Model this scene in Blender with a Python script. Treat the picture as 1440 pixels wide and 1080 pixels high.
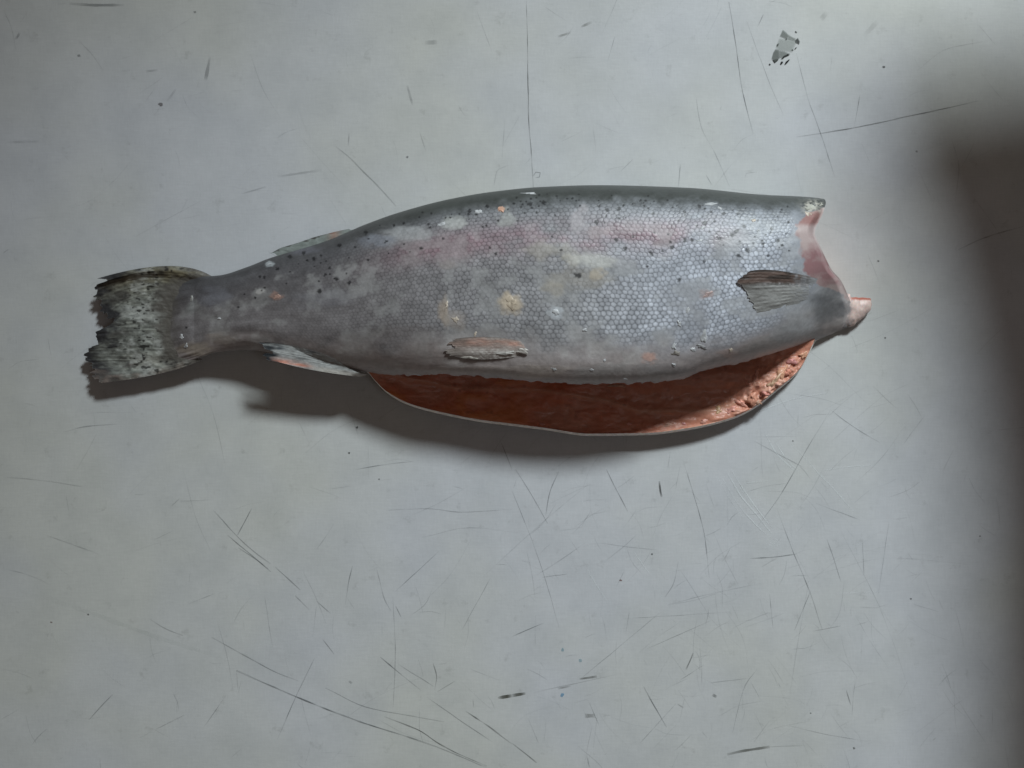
import bpy, math
import numpy as np

for o in list(bpy.data.objects):
    bpy.data.objects.remove(o, do_unlink=True)
scene = bpy.context.scene
R = np.random.RandomState(7)

# ------------------------------------------------------------------ camera
H = 0.55            # camera height above the table, metres
S = 0.000315        # metres per photograph pixel at table height
cd = bpy.data.cameras.new("camera")
cam = bpy.data.objects.new("camera", cd)
scene.collection.objects.link(cam)
cam.location = (0, 0, H)
cd.sensor_width = 36.0
cd.lens = 36.0 * H / (1440 * S)
cd.clip_start = 0.01
cd.clip_end = 20
scene.camera = cam

# ------------------------------------------------------------------ world + lights
w = bpy.data.worlds.new("World")
scene.world = w
w.use_nodes = True
bg = w.node_tree.nodes["Background"]
bg.inputs[0].default_value = (1.0, 0.78, 0.64, 1)
bg.inputs[1].default_value = 0.062

def aim(o, target):
    from mathutils import Vector
    d = Vector(target) - o.location
    o.rotation_euler = d.to_track_quat('-Z', 'Y').to_euler()

LD = np.array([0.5, 1.0, 1.0]); LD = LD / np.linalg.norm(LD)
kl = bpy.data.lights.new("window_lamp", 'SPOT')
kl.energy = 155
kl.color = (0.90, 0.985, 1.0)
kl.shadow_soft_size = 0.15
kl.spot_size = math.radians(31)
kl.spot_blend = 1.0
key = bpy.data.objects.new("window_lamp", kl)
scene.collection.objects.link(key)
key.location = tuple(LD * 2.0 + np.array([0.05, 0, 0]))
aim(key, (0.115, -0.07, 0))

al = bpy.data.lights.new("ceiling_lamp", 'AREA')
al.shape = 'DISK'
al.size = 0.25
al.energy = 0.32
al.color = (0.93, 0.97, 1.0)
ceil = bpy.data.objects.new("ceiling_lamp", al)
scene.collection.objects.link(ceil)
ceil.location = (0.36, -0.13, 1.15)
aim(ceil, (0.08, -0.03, 0))

vs = scene.view_settings
vs.view_transform = 'Standard'
vs.look = 'None'
vs.exposure = 0.0
vs.gamma = 1.0
vs.use_curve_mapping = False

# ------------------------------------------------------------------ helpers
def lin(r, g, b, f=1.0):
    c = np.array([r, g, b], float) / 255.0
    c = np.where(c <= 0.04045, c / 12.92, ((c + 0.055) / 1.055) ** 2.4)
    return c * f

def skin(r, g, b):
    return lin(r, g, b, 1.5)

def sm(a, b, x):
    t = np.clip((x - a) / (b - a), 0, 1)
    return t * t * (3 - 2 * t)

def curve(pts):
    """smooth interpolation through (u, value) control points (monotone cubic)"""
    p = np.array(pts, float)
    x, y = p[:, 0], p[:, 1]
    d = np.diff(y) / np.diff(x)
    m = np.zeros_like(y)
    m[1:-1] = np.where(d[:-1] * d[1:] > 0, 2 * d[:-1] * d[1:] / (d[:-1] + d[1:] + 1e-12), 0)
    m[0], m[-1] = d[0], d[-1]
    def f(q):
        q = np.clip(np.asarray(q, float), x[0], x[-1])
        i = np.clip(np.searchsorted(x, q) - 1, 0, len(x) - 2)
        h = x[i + 1] - x[i]
        t = (q - x[i]) / h
        return ((2*t**3 - 3*t**2 + 1) * y[i] + (t**3 - 2*t**2 + t) * h * m[i]
                + (-2*t**3 + 3*t**2) * y[i+1] + (t**3 - t**2) * h * m[i+1])
    return f

def hash2(ix, iy, seed=0):
    n = (ix.astype(np.int64) * 374761393 + iy.astype(np.int64) * 668265263 + seed * 974634777) & 0xFFFFFFFF
    n = ((n ^ (n >> 13)) * 1274126177) & 0xFFFFFFFF
    n = (n ^ (n >> 16)) & 0xFFFFFFFF
    return n / 4294967295.0

def noise(x, y, seed=0):
    x = np.asarray(x, float); y = np.asarray(y, float)
    x, y = np.broadcast_arrays(x, y)
    ix, iy = np.floor(x), np.floor(y)
    fx, fy = x - ix, y - iy
    fx = fx*fx*fx*(fx*(fx*6-15)+10); fy = fy*fy*fy*(fy*(fy*6-15)+10)
    a = hash2(ix, iy, seed); b = hash2(ix+1, iy, seed)
    c = hash2(ix, iy+1, seed); d = hash2(ix+1, iy+1, seed)
    return (a*(1-fx)+b*fx)*(1-fy) + (c*(1-fx)+d*fx)*fy - 0.5

def fbm(x, y, seed=0, oct=4):
    v = 0; a = 1.0
    for k in range(oct):
        v = v + a * noise(x * 2**k + 13.7*k, y * 2**k + 7.1*k, seed + k)
        a *= 0.5
    return v

def unp(u, v, z):
    """photograph pixel + real height -> scene metres"""
    k = (H - np.asarray(z, float)) / H
    return (np.asarray(u, float) - 720) * S * k, (540 - np.asarray(v, float)) * S * k

def proj(x, y, z):
    k = H / ((H - z) * S)
    return 720 + x * k, 540 - y * k

def link(o, parent=None):
    scene.collection.objects.link(o)
    if parent is not None:
        o.parent = parent
    return o

def mesh_np(name, V, Q, mats, parent=None, col=None, rough=None, matidx=None, smooth=True, tris=None):
    me = bpy.data.meshes.new(name)
    V = np.asarray(V, np.float32).reshape(-1, 3)
    Q = np.asarray(Q, np.int32).reshape(-1, 4) if Q is not None and len(Q) else np.zeros((0, 4), np.int32)
    T = np.asarray(tris, np.int32).reshape(-1, 3) if tris is not None and len(tris) else np.zeros((0, 3), np.int32)
    me.vertices.add(len(V)); me.vertices.foreach_set("co", V.ravel())
    nl = Q.size + T.size
    me.loops.add(nl)
    me.loops.foreach_set("vertex_index", np.concatenate([Q.ravel(), T.ravel()]))
    me.polygons.add(len(Q) + len(T))
    st = np.concatenate([np.arange(len(Q)) * 4, Q.size + np.arange(len(T)) * 3]).astype(np.int32)
    me.polygons.foreach_set("loop_start", st)
    me.polygons.foreach_set("use_smooth", np.full(len(Q) + len(T), smooth))
    if matidx is not None:
        me.polygons.foreach_set("material_index", np.asarray(matidx, np.int32))
    if col is not None:
        a = me.attributes.new("Col", 'FLOAT_COLOR', 'POINT')
        c = np.asarray(col, np.float32)
        if c.shape[-1] == 3:
            c = np.concatenate([c, np.ones((len(c), 1), np.float32)], 1)
        a.data.foreach_set("color", c.ravel())
    if rough is not None:
        a = me.attributes.new("Rough", 'FLOAT', 'POINT')
        a.data.foreach_set("value", np.asarray(rough, np.float32))
    me.update(calc_edges=True)
    me.validate()
    for m in (mats if isinstance(mats, (list, tuple)) else [mats]):
        me.materials.append(m)
    return link(bpy.data.objects.new(name, me), parent)

def grid_quads(n, m, off=0, flip=False):
    i, j = np.meshgrid(np.arange(n - 1), np.arange(m - 1), indexing='ij')
    a = i * m + j
    q = np.stack([a, a + 1, a + m + 1, a + m], -1).reshape(-1, 4)
    if flip:
        q = q[:, ::-1]
    return q + off

# ------------------------------------------------------------------ materials
def new_mat(name):
    m = bpy.data.materials.new(name)
    m.use_nodes = True
    nt = m.node_tree
    return m, nt, nt.nodes["Principled BSDF"]

def attr_mat(name, rough=0.45, spec=0.5, rough_attr=False, sss=0.0, bump=0.0, bscale=2500, alpha=False, coat=0.0):
    m, nt, b = new_mat(name)
    at = nt.nodes.new("ShaderNodeAttribute"); at.attribute_name = "Col"
    nt.links.new(at.outputs["Color"], b.inputs["Base Color"])
    b.inputs["Roughness"].default_value = rough
    b.inputs["Specular IOR Level"].default_value = spec
    b.inputs["Coat Weight"].default_value = coat
    b.inputs["Coat Roughness"].default_value = 0.25
    if rough_attr:
        ra = nt.nodes.new("ShaderNodeAttribute"); ra.attribute_name = "Rough"
        nt.links.new(ra.outputs["Fac"], b.inputs["Roughness"])
    if sss:
        b.inputs["Subsurface Weight"].default_value = sss
        b.inputs["Subsurface Radius"].default_value = (1.0, 0.35, 0.2)
        b.inputs["Subsurface Scale"].default_value = 0.002
    if alpha:
        nt.links.new(at.outputs["Alpha"], b.inputs["Alpha"])
    if bump:
        tc = nt.nodes.new("ShaderNodeTexCoord")
        nz = nt.nodes.new("ShaderNodeTexNoise")
        nz.inputs["Scale"].default_value = bscale
        nz.inputs["Detail"].default_value = 3
        nt.links.new(tc.outputs["Object"], nz.inputs["Vector"])
        bp = nt.nodes.new("ShaderNodeBump")
        bp.inputs["Strength"].default_value = bump
        bp.inputs["Distance"].default_value = 0.0004
        nt.links.new(nz.outputs["Fac"], bp.inputs["Height"])
        nt.links.new(bp.outputs["Normal"], b.inputs["Normal"])
    return m

M_skin = attr_mat("fish_skin", spec=0.55, rough_attr=True, bump=0.12, bscale=1800)
M_flesh = attr_mat("fish_flesh", spec=0.45, rough_attr=True, sss=0.12, bump=0.3, bscale=900)
M_fin = attr_mat("fin_membrane", spec=0.45, rough=0.5, bump=0.25, bscale=1500)
M_flake = attr_mat("frost_flake", spec=0.5, rough=0.35, bump=0.3, bscale=1500)
M_scratch = attr_mat("scratch_mark", spec=0.2, rough=0.6, alpha=True)

def table_mat():
    m, nt, b = new_mat("worn_white_laminate")
    N, L = nt.nodes, nt.links
    tc = N.new("ShaderNodeTexCoord")
    def nz(scale, detail=4, rough=0.55, stretch=None):
        n = N.new("ShaderNodeTexNoise")
        n.inputs["Scale"].default_value = scale
        n.inputs["Detail"].default_value = detail
        n.inputs["Roughness"].default_value = rough
        if stretch:
            mp = N.new("ShaderNodeMapping"); mp.inputs["Scale"].default_value = stretch
            L.new(tc.outputs["Object"], mp.inputs["Vector"]); L.new(mp.outputs["Vector"], n.inputs["Vector"])
        else:
            L.new(tc.outputs["Object"], n.inputs["Vector"])
        return n
    def ramp(src, p0, c0, p1, c1):
        r = N.new("ShaderNodeValToRGB")
        r.color_ramp.elements[0].position = p0; r.color_ramp.elements[0].color = (*c0, 1)
        r.color_ramp.elements[1].position = p1; r.color_ramp.elements[1].color = (*c1, 1)
        L.new(src.outputs["Fac"], r.inputs["Fac"])
        return r
    def mix(mode, fac, a, c):
        x = N.new("ShaderNodeMix"); x.data_type = 'RGBA'; x.blend_type = mode
        x.inputs["Factor"].default_value = fac
        L.new(a, x.inputs["A"]); L.new(c, x.inputs["B"])
        return x.outputs["Result"]
    tint = ramp(nz(7, 3), 0.40, (0.600, 0.612, 0.590), 0.60, (0.600, 0.618, 0.652))
    blot = ramp(nz(45, 5, 0.6), 0.30, (0.90, 0.905, 0.91), 0.62, (1, 1, 1))
    fibx = ramp(nz(1, 3, 0.6, (160, 1400, 1)), 0.35, (0.955, 0.955, 0.955), 0.65, (1.0, 1.0, 1.0))
    fiby = ramp(nz(1, 3, 0.6, (1400, 200, 1)), 0.35, (0.96, 0.96, 0.96), 0.65, (1.0, 1.0, 1.0))
    dirt = ramp(nz(120, 6, 0.7), 0.24, (0.78, 0.78, 0.77), 0.40, (1, 1, 1))
    c = mix('MULTIPLY', 1.0, tint.outputs[0], blot.outputs[0])
    c = mix('MULTIPLY', 1.0, c, fibx.outputs[0])
    c = mix('MULTIPLY', 1.0, c, fiby.outputs[0])
    c = mix('MULTIPLY', 1.0, c, dirt.outputs[0])
    L.new(c, b.inputs["Base Color"])
    rr = N.new("ShaderNodeMapRange")
    rr.inputs["To Min"].default_value = 0.36; rr.inputs["To Max"].default_value = 0.58
    L.new(nz(60, 5, 0.6).outputs["Fac"], rr.inputs["Value"])
    L.new(rr.outputs[0], b.inputs["Roughness"])
    b.inputs["Specular IOR Level"].default_value = 0.45
    bp = N.new("ShaderNodeBump")
    bp.inputs["Strength"].default_value = 0.10; bp.inputs["Distance"].default_value = 0.0003
    L.new(nz(700, 3, 0.6).outputs["Fac"], bp.inputs["Height"])
    L.new(bp.outputs["Normal"], b.inputs["Normal"])
    return m
M_table = table_mat()

# ------------------------------------------------------------------ table
def box(name, lo, hi, mat, parent=None):
    (x0, y0, z0), (x1, y1, z1) = lo, hi
    V = [(x0,y0,z0),(x1,y0,z0),(x1,y1,z0),(x0,y1,z0),(x0,y0,z1),(x1,y0,z1),(x1,y1,z1),(x0,y1,z1)]
    Q = [(3,2,1,0),(4,5,6,7),(0,1,5,4),(1,2,6,5),(2,3,7,6),(3,0,4,7)]
    return mesh_np(name, V, Q, mat, parent, smooth=False)

table = box("table_top", (-0.8, -0.6, -0.03), (0.8, 0.7, 0.0), M_table)
table["kind"] = "structure"
table["label"] = "scratched white laminate table top under the fish"

# ---- scratches: thin ribbons of dirt, the white ones painted glint, lying in the surface; alpha = strength
def ribbon(pts, width, dark, alpha, seed, z=0.00006, n_per=5.0):
    p = np.array(pts, float)
    seg = np.hypot(*np.diff(p, axis=0).T)
    d = np.concatenate([[0], np.cumsum(seg)])
    n = max(4, int(d[-1] / n_per))
    q = np.linspace(0, d[-1], n)
    if len(p) > 2:
        fx, fy = curve(np.c_[d, p[:, 0]]), curve(np.c_[d, p[:, 1]])
        x, y = fx(q), fy(q)
    else:
        x, y = np.interp(q, d, p[:, 0]), np.interp(q, d, p[:, 1])
    x = x + 0.6 * noise(q / 23.0, q * 0 + seed, 3); y = y + 0.6 * noise(q / 19.0, q * 0 + seed, 4)
    tx, ty = np.gradient(x), np.gradient(y)
    L = np.hypot(tx, ty) + 1e-9
    nx, ny = -ty / L, tx / L
    wv = 0.5 * width * (0.7 + 0.9 * (noise(q / 9.0, q * 0 + seed, 5) + 0.5))
    fade = np.minimum(1, np.minimum(q, d[-1] - q) / (0.22 * d[-1] + 1e-6))
    av = alpha * (0.25 + 0.75 * fade) * np.clip(0.6 + 0.8 * noise(q / 14.0, q * 0 + seed, 6), 0.2, 1)
    A = np.stack([x + nx * wv, y + ny * wv], 1); B = np.stack([x - nx * wv, y - ny * wv], 1)
    P = np.stack([A, B], 1).reshape(-1, 2)
    X, Y = unp(P[:, 0], P[:, 1], z)
    V = np.c_[X, Y, np.full(len(X), z)]
    i = np.arange(n - 1) * 2
    Q = np.stack([i, i + 1, i + 3, i + 2], 1)
    C = np.concatenate([np.tile(dark, (2 * n, 1)), np.repeat(av, 2)[:, None]], 1)
    return V, Q, C

DK = lin(58, 60, 58); OL = lin(66, 66, 52); WH = lin(235, 240, 242); GR = lin(88, 92, 96)
BL = lambda pts: [(a * 0.5, 540 + b * 0.5) for a, b in pts]
BR = lambda pts: [(720 + a * 0.5, 540 + b * 0.5) for a, b in pts]
TL = lambda pts: [(a * 0.5, b * 0.5) for a, b in pts]
TR = lambda pts: [(720 + a * 0.5, b * 0.5) for a, b in pts]
marks = [
 (TR([(40,0),(43,110),(47,330),(55,440),(60,528)]),1.2,DK,.85),
 (TR([(610,5),(630,130),(645,240),(678,375)]),1.3,GR,.8),
 (TR([(660,60),(700,170),(735,260),(765,325)]),1.1,GR,.5),
 (TR([(800,150),(832,275),(870,380),(908,498)]),1.1,GR,.65),
 (TR([(515,260),(530,350),(570,430),(612,525)]),1.1,GR,.4),
 (TR([(800,385),(930,365),(1010,350),(1110,328),(1220,305),(1310,284)]),1.5,DK,.9),
 (TR([(1255,703),(1320,672),(1440,636)]),1.3,DK,.85),
 (TR([(962,358),(978,268)]),1.1,GR,.6),
 (TR([(130,102),(165,92)]),2.2,OL,.4), (TR([(195,75),(225,62)]),3.0,OL,.5),
 (TR([(690,75),(708,40)]),1.5,GR,.5), (TR([(868,55),(886,35)]),6,OL,.28), (TR([(990,100),(1028,60)]),6,OL,.2),
 (TR([(305,482),(340,448)]),1.2,GR,.5), (TR([(468,528),(474,460)]),1.2,GR,.45), (TR([(655,500),(658,488),(690,483)]),1.0,GR,.45),
 (TR([(135,400),(200,368)]),1.0,GR,.35), (TR([(270,170),(290,100)]),1.0,GR,.35),(TR([(895,200),(900,160)]),1.0,GR,.4),
 (TR([(1140,470),(1180,560)]),1.0,GR,.3),(TR([(545,490),(562,520)]),1.2,GR,.45),
 (TR([(60,495),(68,484),(80,486),(78,498),(66,500)]),1.1,GR,.7),
 (TL([(945,412),(985,445),(1020,480),(1060,520),(1115,580)]),1.8,GR,.6),
 (TL([(982,375),(980,410)]),1.6,GR,.45), (TL([(590,160),(578,225)]),3.5,GR,.4), (TL([(495,250),(470,285)]),2.5,GR,.3),
 (TL([(195,10),(250,14),(350,14)]),3.0,GR,.45),(TL([(45,110),(55,92)]),2.5,GR,.4),
 (TL([(1145,240),(1160,295)]),2.5,GR,.35),(TL([(1180,370),(1198,425)]),1.4,GR,.35),(TL([(1195,120),(1230,118)]),6,GR,.3),
 (TL([(1420,330),(1412,450)]),1.2,GR,.3),(TL([(780,497),(905,478)]),2.5,GR,.25),(TL([(1390,520),(1398,480),(1430,465)]),1.4,GR,.35),
 (TL([(410,200),(445,196)]),3.0,GR,.25),(TL([(20,400),(110,397)]),2.5,GR,.2),(TL([(750,525),(680,545)]),2.0,GR,.25),
 (BL([(600,355),(650,410),(700,460),(760,505)]),1.6,GR,.75),(BL([(640,425),(700,475),(762,528)]),1.6,GR,.75),
 (BL([(670,460),(715,490),(755,520)]),1.2,GR,.6),
 (BL([(775,515),(845,580)]),1.4,GR,.65),(BL([(830,595),(870,635)]),1.3,GR,.6),(BL([(890,610),(930,645)]),1.2,GR,.5),
 (BL([(668,425),(685,392),(708,350)]),1.2,GR,.6),(BL([(420,660),(460,685),(515,708)]),1.4,GR,.65),
 (BL([(595,712),(700,770),(780,812),(840,835)]),1.4,GR,.7),
 (BL([(665,805),(800,865),(1000,945),(1200,1010),(1370,1078)]),1.9,GR,.9),
 (BL([(665,805),(670,858)]),1.2,GR,.5),
 (BL([(915,855),(1035,910),(1135,930),(1250,950)]),1.3,GR,.6),
 (BL([(1080,935),(1180,975),(1240,1015),(1300,1045),(1370,1075)]),1.7,DK,.85),
 (BL([(1070,768),(1125,815),(1185,862)]),1.4,GR,.8),(BL([(1120,788),(1220,850)]),1.1,GR,.55),
 (BL([(1200,880),(1300,950),(1390,1010)]),1.2,GR,.6),(BL([(1310,920),(1370,960),(1440,1012)]),1.7,DK,.85),
 (BL([(780,1000),(830,885),(885,770)]),1.2,GR,.6),(BL([(250,945),(290,900),(320,870)]),1.3,GR,.6),
 (BL([(972,620),(980,560),(992,510)]),1.2,GR,.6),(BL([(1060,520),(1080,600),(1100,640)]),1.2,GR,.45),
 (BL([(1085,355),(1200,350),(1300,360),(1440,352)]),1.1,GR,.55),(BL([(1000,240),(1070,228),(1160,218)]),1.2,GR,.7),
 (BL([(745,600),(755,670),(767,740)]),1.2,GR,.5),(BL([(908,718),(940,760)]),1.5,DK,.7),(BL([(1113,625),(1128,655)]),1.5,GR,.8),
 (BL([(1400,883),(1440,877)]),3.2,OL,.95),(BL([(1218,785),(1228,825),(1222,860)]),1.3,DK,.7),(BL([(1230,865),(1280,835)]),1.3,OL,.5),
 (BL([(1330,885),(1332,910)]),1.2,DK,.6),(BL([(180,135),(250,118),(330,112)]),1.6,GR,.4),(BL([(20,262),(110,270),(240,290)]),1.6,GR,.35),
 (BL([(130,425),(280,478)]),1.6,GR,.35),(BL([(575,962),(640,870)]),1.1,GR,.4),(BL([(440,970),(520,930)]),1.2,GR,.4),
 (BL([(1105,600),(1112,760),(1105,920)]),1.0,GR,.5),(BL([(1235,470),(1110,585)]),1.0,GR,.45),(BL([(1380,545),(1300,690)]),1.0,GR,.4),
 (BL([(1410,165),(1440,240)]),1.2,GR,.7),(BL([(980,835),(990,842)]),2.2,GR,.6),(BL([(505,330),(600,325)]),1.2,GR,.35),(BL([(480,345),(505,322)]),1.2,GR,.4),
 (BR([(10,240),(60,320),(100,392)]),1.2,GR,.75),(BR([(95,370),(105,310),(132,245)]),1.2,GR,.65),
 (BR([(265,240),(295,300),(325,358)]),1.2,GR,.75),(BR([(414,272),(417,300),(421,318)]),2.2,DK,.95),(BR([(445,190),(438,235)]),1.5,GR,.7),
 (BR([(0,300),(60,450),(100,570),(132,685)]),1.1,GR,.6),(BR([(85,543),(155,535)]),1.3,GR,.65),
 (BR([(480,210),(510,310),(540,420),(555,545)]),1.1,GR,.6),(BR([(895,75),(840,165),(740,335),(690,400)]),1.1,GR,.5),
 (BR([(895,72),(960,120),(1035,165)]),1.1,GR,.6),(BR([(745,350),(790,470),(840,590),(872,690)]),1.1,GR,.65),
 (BR([(795,692),(840,580)]),1.1,GR,.55),(BR([(670,490),(730,487),(800,478)]),1.4,GR,.75),(BR([(885,435),(905,490),(925,555)]),1.1,GR,.6),
 (BR([(845,695),(925,680)]),1.2,GR,.7),(BR([(490,802),(500,780),(510,755)]),1.9,DK,.95),(BR([(370,850),(400,905),(435,965)]),1.4,GR,.85),
 (BR([(470,835),(540,790)]),1.1,GR,.5),(BR([(190,832),(300,740),(420,640)]),1.0,GR,.4),
 (BR([(0,876),(38,870)]),3.6,OL,1),(BR([(130,856),(165,850)]),2.8,OL,.7),(BR([(190,829),(240,822)]),2.2,OL,.65),(BR([(60,868),(300,815)]),1.1,OL,.35),
 (BR([(605,1042),(660,1030),(725,1020)]),3.0,OL,.9),(BR([(725,1020),(820,1016)]),1.2,OL,.4),(BR([(564,873),(576,880)]),3.4,DK,.9),
 (BR([(940,860),(953,903)]),1.4,GR,.65),(BR([(210,1045),(218,1078)]),1.8,DK,.85),(BR([(465,900),(482,910)]),2.0,DK,.8),
 (BR([(0,1010),(70,1065)]),1.6,DK,.75),(BR([(780,960),(880,985),(1000,1005)]),1.0,GR,.45),(BR([(205,933),(235,932)]),4.5,OL,.45),
 (BR([(430,600),(455,560),(468,500)]),1.1,GR,.5),(BR([(320,700),(330,640)]),1.1,GR,.45),(BR([(0,710),(90,672)]),1.2,GR,.55),
 (BR([(75,1010),(45,940)]),1.1,GR,.5),(BR([(245,960),(215,890)]),1.1,GR,.55),(BR([(360,1010),(460,900)]),1.0,GR,.4),
 (BR([(620,980),(655,850),(690,800)]),1.0,GR,.4),(BR([(1030,590),(1060,390)]),1.0,GR,.5),(BR([(990,540),(985,440)]),1.0,GR,.4),
 (BR([(725,590),(735,690)]),1.0,GR,.4),(BR([(1100,170),(1160,90)]),1.0,GR,.45),(BR([(1130,620),(1200,640)]),1.0,GR,.35),
 (BR([(440,620),(560,590),(700,560)]),1.0,GR,.4),(BR([(310,660),(480,650),(620,640)]),1.0,GR,.35),(BR([(380,745),(560,665)]),1.0,GR,.4),
 (BR([(560,840),(660,828)]),1.2,GR,.45),(BR([(855,335),(985,385)]),1.0,GR,.45),(BR([(680,160),(820,235)]),1.1,GR,.5),
 # white scratches, lamp glint painted into their colour, and a pale smudge
 (BR([(605,250),(640,310),(690,370),(730,420)]),1.8,WH,.7),(BR([(615,240),(660,310),(705,372),(742,418)]),1.3,WH,.6),
 (BR([(590,262),(640,345),(690,400),(728,432)]),1.2,WH,.5),(BR([(570,250),(610,320),(650,380)]),1.4,WH,.3),
 (BR([(712,140),(740,190),(798,248)]),1.6,WH,.75),(BR([(740,165),(775,215),(805,245)]),1.1,WH,.55),
 (BR([(785,170),(830,215),(860,250),(900,290),(960,358)]),1.5,WH,.6),(BR([(870,245),(930,235),(1010,228)]),1.3,WH,.55),
 (BR([(865,250),(880,270)]),2.0,WH,.6),(BR([(210,520),(240,570),(268,612)]),1.8,WH,.4),(BR([(340,470),(362,500),(387,535)]),1.5,WH,.45),
 (BR([(690,80),(800,40),(890,25)]),1.3,WH,.45),(BR([(640,290),(680,345)]),2.6,WH,.4),(BR([(720,272),(650,280)]),1.2,WH,.4),
 (BR([(720,470),(732,456),(748,440)]),8,WH,.55),(BR([(905,590),(1040,585)]),1.2,WH,.3),
 (BL([(130,600),(300,660),(450,715),(640,775)]),5,lin(190,196,192),.16),
]
for k, (pts, wd, c, a) in enumerate(marks):
    V, Q, C = ribbon(pts, wd * (1.0 if wd > 2 else 0.8), c, a * (0.8 if wd > 2 else (0.9 if c is WH else 0.68)), 17.3 * k)
    V[:, 2] += 0.00001 * (k % 12)
    mesh_np("scratch", V, Q, M_scratch, table, C)

# hundreds of hair-fine scratches nobody could count
VV, QQ, CC = [], [], []; off = 0
for k in range(700):
    u, v = R.uniform(0, 1440), R.uniform(0, 1080)
    if k > 380:
        u, v = R.normal(1030, 210), R.normal(820, 170)
    L = R.lognormal(3.5, 0.7); an = R.choice([R.normal(-0.5, 0.35), R.normal(1.15, 0.4), R.uniform(-1.6, 1.6)])
    bend = R.normal(0, 0.05) * L
    p = [(u, v), (u + L*.5*math.cos(an) - bend*math.sin(an), v + L*.5*math.sin(an) + bend*math.cos(an)), (u + L*math.cos(an), v + L*math.sin(an))]
    V, Q, C = ribbon(p, R.uniform(0.6, 1.0), GR, R.uniform(.05, .20), k * 3.1 + 500, z=0.00003 + 0.000001 * (k % 20))
    VV.append(V); QQ.append(Q + off); CC.append(C); off += len(V)
fs = mesh_np("fine_scratches", np.concatenate(VV), np.concatenate(QQ), M_scratch, table, np.concatenate(CC))
fs["kind"] = "stuff"

def flat_patch(name, cx, cy, rx, ry, col, alpha, seed, z=0.0002, pts=None, parent=None):
    n = 20
    if pts is None:
        a = np.linspace(0, 2*np.pi, n, endpoint=False)
        r = 1 + 0.7 * noise(np.cos(a)*1.3 + seed, np.sin(a)*1.3 + seed*2, 9)
        P = np.c_[cx + rx*r*np.cos(a), cy + ry*r*np.sin(a)]
    else:
        P = np.array(pts, float)
    n = len(P); c0 = P.mean(0)
    inner = c0 + (P - c0) * 0.75
    W = np.concatenate([[c0], inner, P])
    X, Y = unp(W[:, 0], W[:, 1], z)
    T = [(0, 1 + (i+1) % n, 1 + i) for i in range(n)]
    Q = [(1+i, 1+(i+1) % n, 1+n+(i+1) % n, 1+n+i) for i in range(n)]
    al = np.concatenate([[alpha], np.full(n, alpha), np.full(n, alpha*0.35)])
    C = np.c_[np.tile(col, (len(W), 1)), al]
    return mesh_np(name, np.c_[X, Y, np.full(len(X), z)], Q, M_scratch, parent or table, C, tris=T)

# black rubbed mark above the fish
sx = lambda pts: [(1060 + a / 12.0, 20 + b / 12.0) for a, b in pts]
BK = lin(28, 30, 29)
for nm, pts, c, a in [
    ("stain", sx([(430,400),(700,430),(730,470),(650,640),(400,610),(370,560)]), lin(150,158,152), .35),
    ("stain", sx([(440,370),(490,255),(545,300),(600,355),(560,420)]), lin(118,124,120), .6),
    ("stain", sx([(560,420),(590,345),(650,380),(715,410),(690,450)]), lin(130,136,132), .5),
    ("stain", sx([(690,440),(745,395),(780,460),(765,515),(745,500),(700,480)]), lin(70,74,72), .75),
    ("stain", sx([(300,750),(330,640),(370,580),(430,600),(440,740),(360,820)]), lin(104,110,106), .65),
    ("stain", sx([(425,605),(520,620),(605,660),(600,690),(500,720),(430,740)]), lin(120,126,122), .55),
    ("stain", sx([(315,770),(420,750),(410,780),(355,825),(340,810)]), BK, .95),
    ("stain", sx([(500,705),(600,655),(615,680),(560,710),(500,730),(490,755),(455,755)]), lin(50,54,52), .9),
    ("stain", sx([(515,855),(540,800),(600,755),(608,770),(570,820),(530,855)]), BK, 1),
    ("stain", sx([(445,845),(460,795),(500,800),(490,825),(465,848)]), BK, 1),
    ("stain", sx([(385,545),(390,505),(430,485),(410,540)]), lin(45,48,47), .9),
    ("stain", sx([(250,850),(265,828),(292,850),(270,866)]), BK, .9),
    ("stain", sx([(690,580),(705,560),(735,555),(700,592)]), lin(45,48,47), .9),
    ("stain", sx([(635,600),(655,588),(675,608),(650,620)]), lin(45,48,47), .9),
    ("stain", sx([(690,290),(710,280),(735,310),(715,318)]), lin(70,74,72), .9),
    ("stain", sx([(530,420),(550,405),(570,418),(548,432)]), lin(60,64,62), .8)]:
    o = flat_patch(nm, 0, 0, 1, 1, c, a, 1, z=0.0002 + 0.00003 * R.randint(0, 6), pts=pts)
for k, (u, v, rx, ry, c, a) in enumerate([(226,147,5,3,lin(90,82,82),.7),(111,78,3,2.5,GR,.5),(274,17,2.5,2,GR,.5),(791,977,3.5,4,lin(110,160,195),.8),
    (791,914,2.5,4,lin(120,165,180),.6),(816,929,3,3,lin(120,165,180),.5),(873,816,2.5,1.5,lin(120,70,65),.8),(72,875,2,1.5,lin(110,70,65),.7),
    (124,864,2,2,DK,.7),(502,601,2,2,DK,.9),(491,637,2,1.8,DK,.9),(1243,94,3,2,DK,.8),(1289,213,2,2,DK,.6),
    (1235,367,2,1.5,DK,.8),(1245,475,1.8,1.5,DK,.8),(1281,842,1.8,1.5,DK,.8),(1378,754,1.8,1.5,DK,.8),(1201,1052,2,2,DK,.7),(1115,620,1.5,1.5,DK,.8),
    (573,221,2,2,GR,.6),(533,674,1.5,1.5,DK,.7),(1140,1003,1.5,1.2,DK,.6),(917,779,2,2,DK,.6)]):
    flat_patch("fleck", u, v, rx * 0.8, ry * 0.8, c, a * 0.7, k * 1.7, z=0.0001)

# ------------------------------------------------------------------ the fish
fish = bpy.data.objects.new("gutted_trout", None)
link(fish)
fish["label"] = "headless gutted silver trout lying on its side on the scratched white table"
fish["category"] = "fish"

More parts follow.
